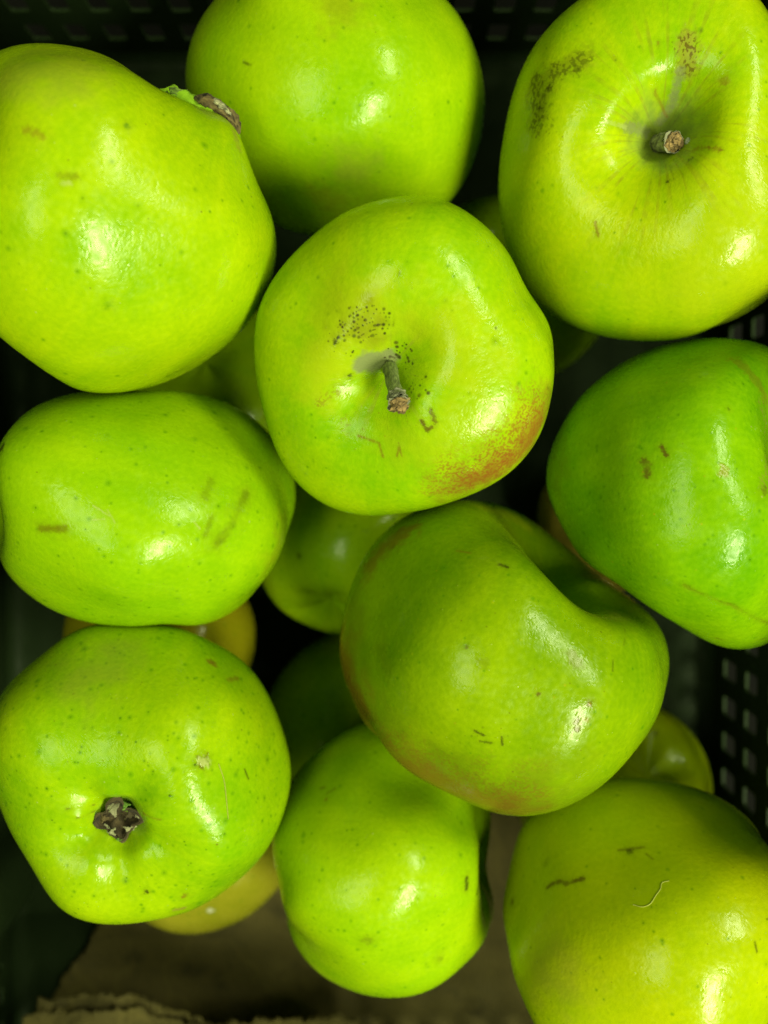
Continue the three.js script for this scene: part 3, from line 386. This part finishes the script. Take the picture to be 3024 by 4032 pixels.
apple({ ...low, label: 'shaded green apple in the gap below the crusty-calyx apple', seed: 57, y: 0.042, ball: [485, 830, 212], axis: [0.3, 0.3, -0.9], skin: YG });
apple({ ...low, label: 'shaded green apple deep below the apple with the cut stem', seed: 58, y: 0.042, ball: [1110, 620, 212], axis: [0.3, 0.3, -0.9], skin: YG });

// ------------------------------------------------------------------ stems, sepals, threads
const local = (ap, x, y, h) => atY(x, y, h).sub(ap.g.position);
const noisy = (c, amp, f = 900) => { const W = 128, px = new Uint8Array(W * W * 4), b = new Uint8Array(W * W * 4); for (let j = 0; j < W; j++) for (let i = 0; i < W; i++) { const n = fbm(i * f / 9000, j * f / 14000, c[0] * 99, 4), k = 1 + amp * n * 2; px.set([toSRGB(c[0] * k), toSRGB(c[1] * k), toSRGB(c[2] * k), 255], (j * W + i) * 4); b.set([128 + 127 * n, 0, 0, 255], (j * W + i) * 4); } return new THREE.MeshStandardMaterial({ map: dataTex(W, W, px, true), bumpMap: dataTex(W, W, b, false), bumpScale: 0.0006, roughness: 0.9 }); };
const stemGreen = noisy([0.15, 0.19, 0.05], 0.7), stemGrey = noisy([0.2, 0.2, 0.13], 1.0), stemBrown = noisy([0.2, 0.13, 0.05], 1.2), sepalBrown = noisy([0.11, 0.08, 0.03], 1.0), sepalGrey = noisy([0.26, 0.25, 0.15], 0.9), sepalGreen = noisy([0.09, 0.17, 0.02], 0.8), sepalOlive = noisy([0.14, 0.22, 0.03], 0.9), sepalDark = noisy([0.045, 0.032, 0.012], 1.0), sepalPale = noisy([0.3, 0.3, 0.17], 0.8), nubGreen = noisy([0.21, 0.39, 0.004], 0.35, 300), woolly = noisy([0.42, 0.46, 0.34], 0.6);
function tipCap(from, to, r, sdv) {                                       // broken, crumbly end of a stem
  const g = sweep([from, from.clone().lerp(to, 0.5), to], [r, r * 0.92, r * 0.3], 16, 0.7), p = g.attributes.position; for (let i = 0; i < p.count; i++) { const k = 0.0007; p.setXYZ(i, p.getX(i) + k * perlin(p.getX(i) * 1500, p.getY(i) * 1500, sdv), p.getY(i) + k * perlin(p.getZ(i) * 1500, sdv, p.getY(i) * 1500), p.getZ(i) + k * perlin(sdv, p.getX(i) * 1500, p.getZ(i) * 1500)); } g.computeVertexNormals(); return g;
}
{ // bent stem of the blushed apple
  const b = C.poleTop, wy = C.g.position.y + b.y, P = [b.clone().add(V(0, -0.002, 0)), local(C, 845, 806, wy + 0.005), local(C, 852, 838, wy + 0.0095), local(C, 861, 868, wy + 0.0122)];
  const st = add('stem', sweep(P, [0.0021, 0.0017, 0.00165, 0.0022], 16, 0.25), stemGreen, C.g);
  const q = local(C, 868, 892, wy + 0.0132); add('collar', sweep([P[2].clone().lerp(P[3], 0.45), P[3].clone().lerp(q, 0.12)], [0.0021, 0.00255], 16, 0.5), stemGrey, st); add('broken_tip', tipCap(P[3], q, 0.0022, 4), stemBrown, st);
}
{ // thick cut stem
  const b = TR.poleTop, wy = TR.g.position.y + b.y, P = [b.clone().add(V(0, -0.002, 0)), local(TR, 1430, 308, wy + 0.005), local(TR, 1455, 306, wy + 0.0105)];
  const st = add('stem', sweep(P, [0.0024, 0.0024, 0.0027], 18, 0.25), stemGrey, TR.g), q = local(TR, 1459, 306, wy + 0.0116);
  add('cut_face', tipCap(P[2].clone().lerp(q, -0.3), q, 0.0024, 8), stemBrown, st);
  const wl = new THREE.SphereGeometry(0.0008, 10, 8); wl.scale(1, 1.2, 1.5); const w1 = local(TR, 1486, 307, wy + 0.010); wl.translate(w1.x, w1.y, w1.z); add('woolly_tuft', wl, woolly, st);
}
function sepal(root, out, up, len, wid, curl, sdv) {                      // pointed dried leaf: root point, outward and upward directions
  const side = out.clone().cross(up).normalize(), nu = 10, nv = 4, g = sheetFree(nu, nv, (u, v) => { const w = wid * Math.pow(1 - u, 0.7) * (0.55 + 0.9 * Math.sin(Math.PI * Math.min(1, u + 0.25)) * 0.5), a = curl * u; return root.clone().addScaledVector(up, len * Math.sin(Math.min(a, 3)) / Math.max(curl, 0.2) * 1 + 0.0004 * perlin(u * 6, v * 3, sdv)).addScaledVector(out, len * (1 - Math.cos(a)) / Math.max(curl, 0.2)).addScaledVector(side, (v - 0.5) * 2 * w + 0.0006 * perlin(u * 5, sdv, 2)); }, 0.00035); return g;
}
function sheetFree(nu, nv, fn, t) { return sheet(nu, nv, fn, t); }
{ // open calyx of the speckled apple, sunk in its basin
  const p = BL.poleBot.clone(), up = BL.axis.clone().negate(), a0 = V(1, 0, 0).addScaledVector(up, -up.x).normalize(), a1 = up.clone().cross(a0), lobe = (t) => 1 + 0.2 * Math.cos(4 * t + 0.4) + 0.06 * Math.cos(9 * t);
  const cup = new THREE.LatheGeometry([[0, -0.0012], [0.0022, -0.001], [0.0036, 0.0006], [0.0044, 0.0022], [0.0049, 0.0027], [0.0056, 0.0022]].map(([x, y]) => new THREE.Vector2(x, y)), 48); { const q = cup.attributes.position; for (let i = 0; i < q.count; i++) { const t = Math.atan2(q.getZ(i), q.getX(i)), k = lobe(t) * (1 + 0.1 * perlin(Math.cos(t) * 5, Math.sin(t) * 5, q.getY(i) * 900)); q.setX(i, q.getX(i) * k); q.setZ(i, q.getZ(i) * k); q.setY(i, q.getY(i) + 0.0005 * perlin(Math.cos(t) * 7, Math.sin(t) * 7, 3)); } cup.computeVertexNormals(); }
  cup.applyQuaternion(new THREE.Quaternion().setFromUnitVectors(V(0, 1, 0), up)); cup.translate(p.x + up.x * 0.0016, p.y + up.y * 0.0016, p.z + up.z * 0.0016);
  const cal = add('calyx', cup, sepalDark, BL.g);
  for (let i = 0; i < 5; i++) { const q = i / 5 * 6.283 + 0.5, o = a0.clone().multiplyScalar(Math.cos(q)).addScaledVector(a1, Math.sin(q)); add('sepal', sepal(p.clone().addScaledVector(o, 0.0045).addScaledVector(up, 0.0032), o.clone().negate(), up, 0.0032 + 0.0012 * (i % 2), 0.0014, 1.9 + 0.5 * (i % 3), i + 2), [sepalBrown, sepalGrey, sepalBrown, sepalPale, sepalGrey][i], cal); }
  for (let i = 0; i < 7; i++) { const q = i * 0.9 + 0.2, o = a0.clone().multiplyScalar(Math.cos(q)).addScaledVector(a1, Math.sin(q)); add('rim_fold', sepal(p.clone().addScaledVector(o, 0.0052 * lobe(q)).addScaledVector(up, 0.003), o.clone().negate(), up, 0.0014 + 0.0006 * (i % 3), 0.0011, 1.3, i + 12), i % 2 ? sepalGreen : sepalPale, cal); }
}
{ // crusty calyx standing out of the lopsided apple: a lumpy fleshy ring edged with dried sepals
  const h = A.g.position.y + A.poleBot.y, at = (x, y, dh) => local(A, x, y, h + dh);
  const rough = (g, k, f) => { const p = g.attributes.position; for (let i = 0; i < p.count; i++) { const x = p.getX(i), y = p.getY(i), z = p.getZ(i); p.setXYZ(i, x + k * perlin(x * f, y * f, z * f + 4), y + k * perlin(x * f + 9, y * f, z * f), z + k * perlin(x * f, y * f + 7, z * f)); } g.computeVertexNormals(); return g; };
  const nub = add('calyx', rough(sweep([at(340, 212, -0.003), at(362, 205, -0.001), at(388, 212, 0), at(420, 232, 0.0005), at(455, 246, 0), at(490, 264, -0.001), at(510, 300, -0.004)], [0.001, 0.0019, 0.002, 0.0026, 0.003, 0.0028, 0.001], 20, 0.3), 0.0011, 520), nubGreen, A.g);
  add('sepal', rough(sweep([at(352, 205, -0.001), at(372, 198, 0.0005), at(396, 205, 0.001), at(412, 216, 0)], [0.0004, 0.0011, 0.0012, 0.0004], 12, 0.5), 0.0006, 900), sepalOlive, nub);
  add('sepal', rough(sweep([at(420, 213, 0.001), at(440, 215, 0.003), at(466, 226, 0.0035), at(490, 242, 0.003), at(508, 266, 0.001), at(514, 290, -0.001)], [0.0005, 0.0013, 0.0015, 0.0015, 0.0012, 0.0004], 14, 0.6), 0.0007, 1100), sepalBrown, nub);
  add('sepal', rough(sweep([at(446, 214, 0.004), at(476, 226, 0.005), at(500, 248, 0.0035)], [0.0003, 0.0008, 0.0003], 10, 0.6), 0.0005, 1300), sepalGrey, nub);
}
const threadMat = mat([0.33, 0.35, 0.05], { roughness: 0.7 });
function thread(name, ap, px, r, label, lift = 1.2) {
  const P = px.map((q) => { const s = ap.skinAt(q); return s.p.clone().addScaledVector(s.n, r * lift).add(ap.g.position); });
  const o = thing(name, label, 'fibre'); o.position.copy(P[0]); add('strand', sweep(P.map((p) => p.sub(o.position.clone())), [r, r, r], 6, 0), threadMat, o);
}
thread('lint_thread', G, [[1445, 1908], [1434, 1909], [1428, 1922], [1420, 1936], [1405, 1948], [1388, 1956], [1368, 1955]], 0.00014, 'curled yellow lint thread resting on the olive-yellow apple');
thread('straw_fibre', BL, [[472, 1652], [480, 1685], [488, 1720], [495, 1768]], 0.00012, 'thin straight yellow fibre stuck to the speckled apple');

scene.traverse((o) => { if (o.isMesh) { o.castShadow = true; o.receiveShadow = true; } });
renderer.render(scene, camera);
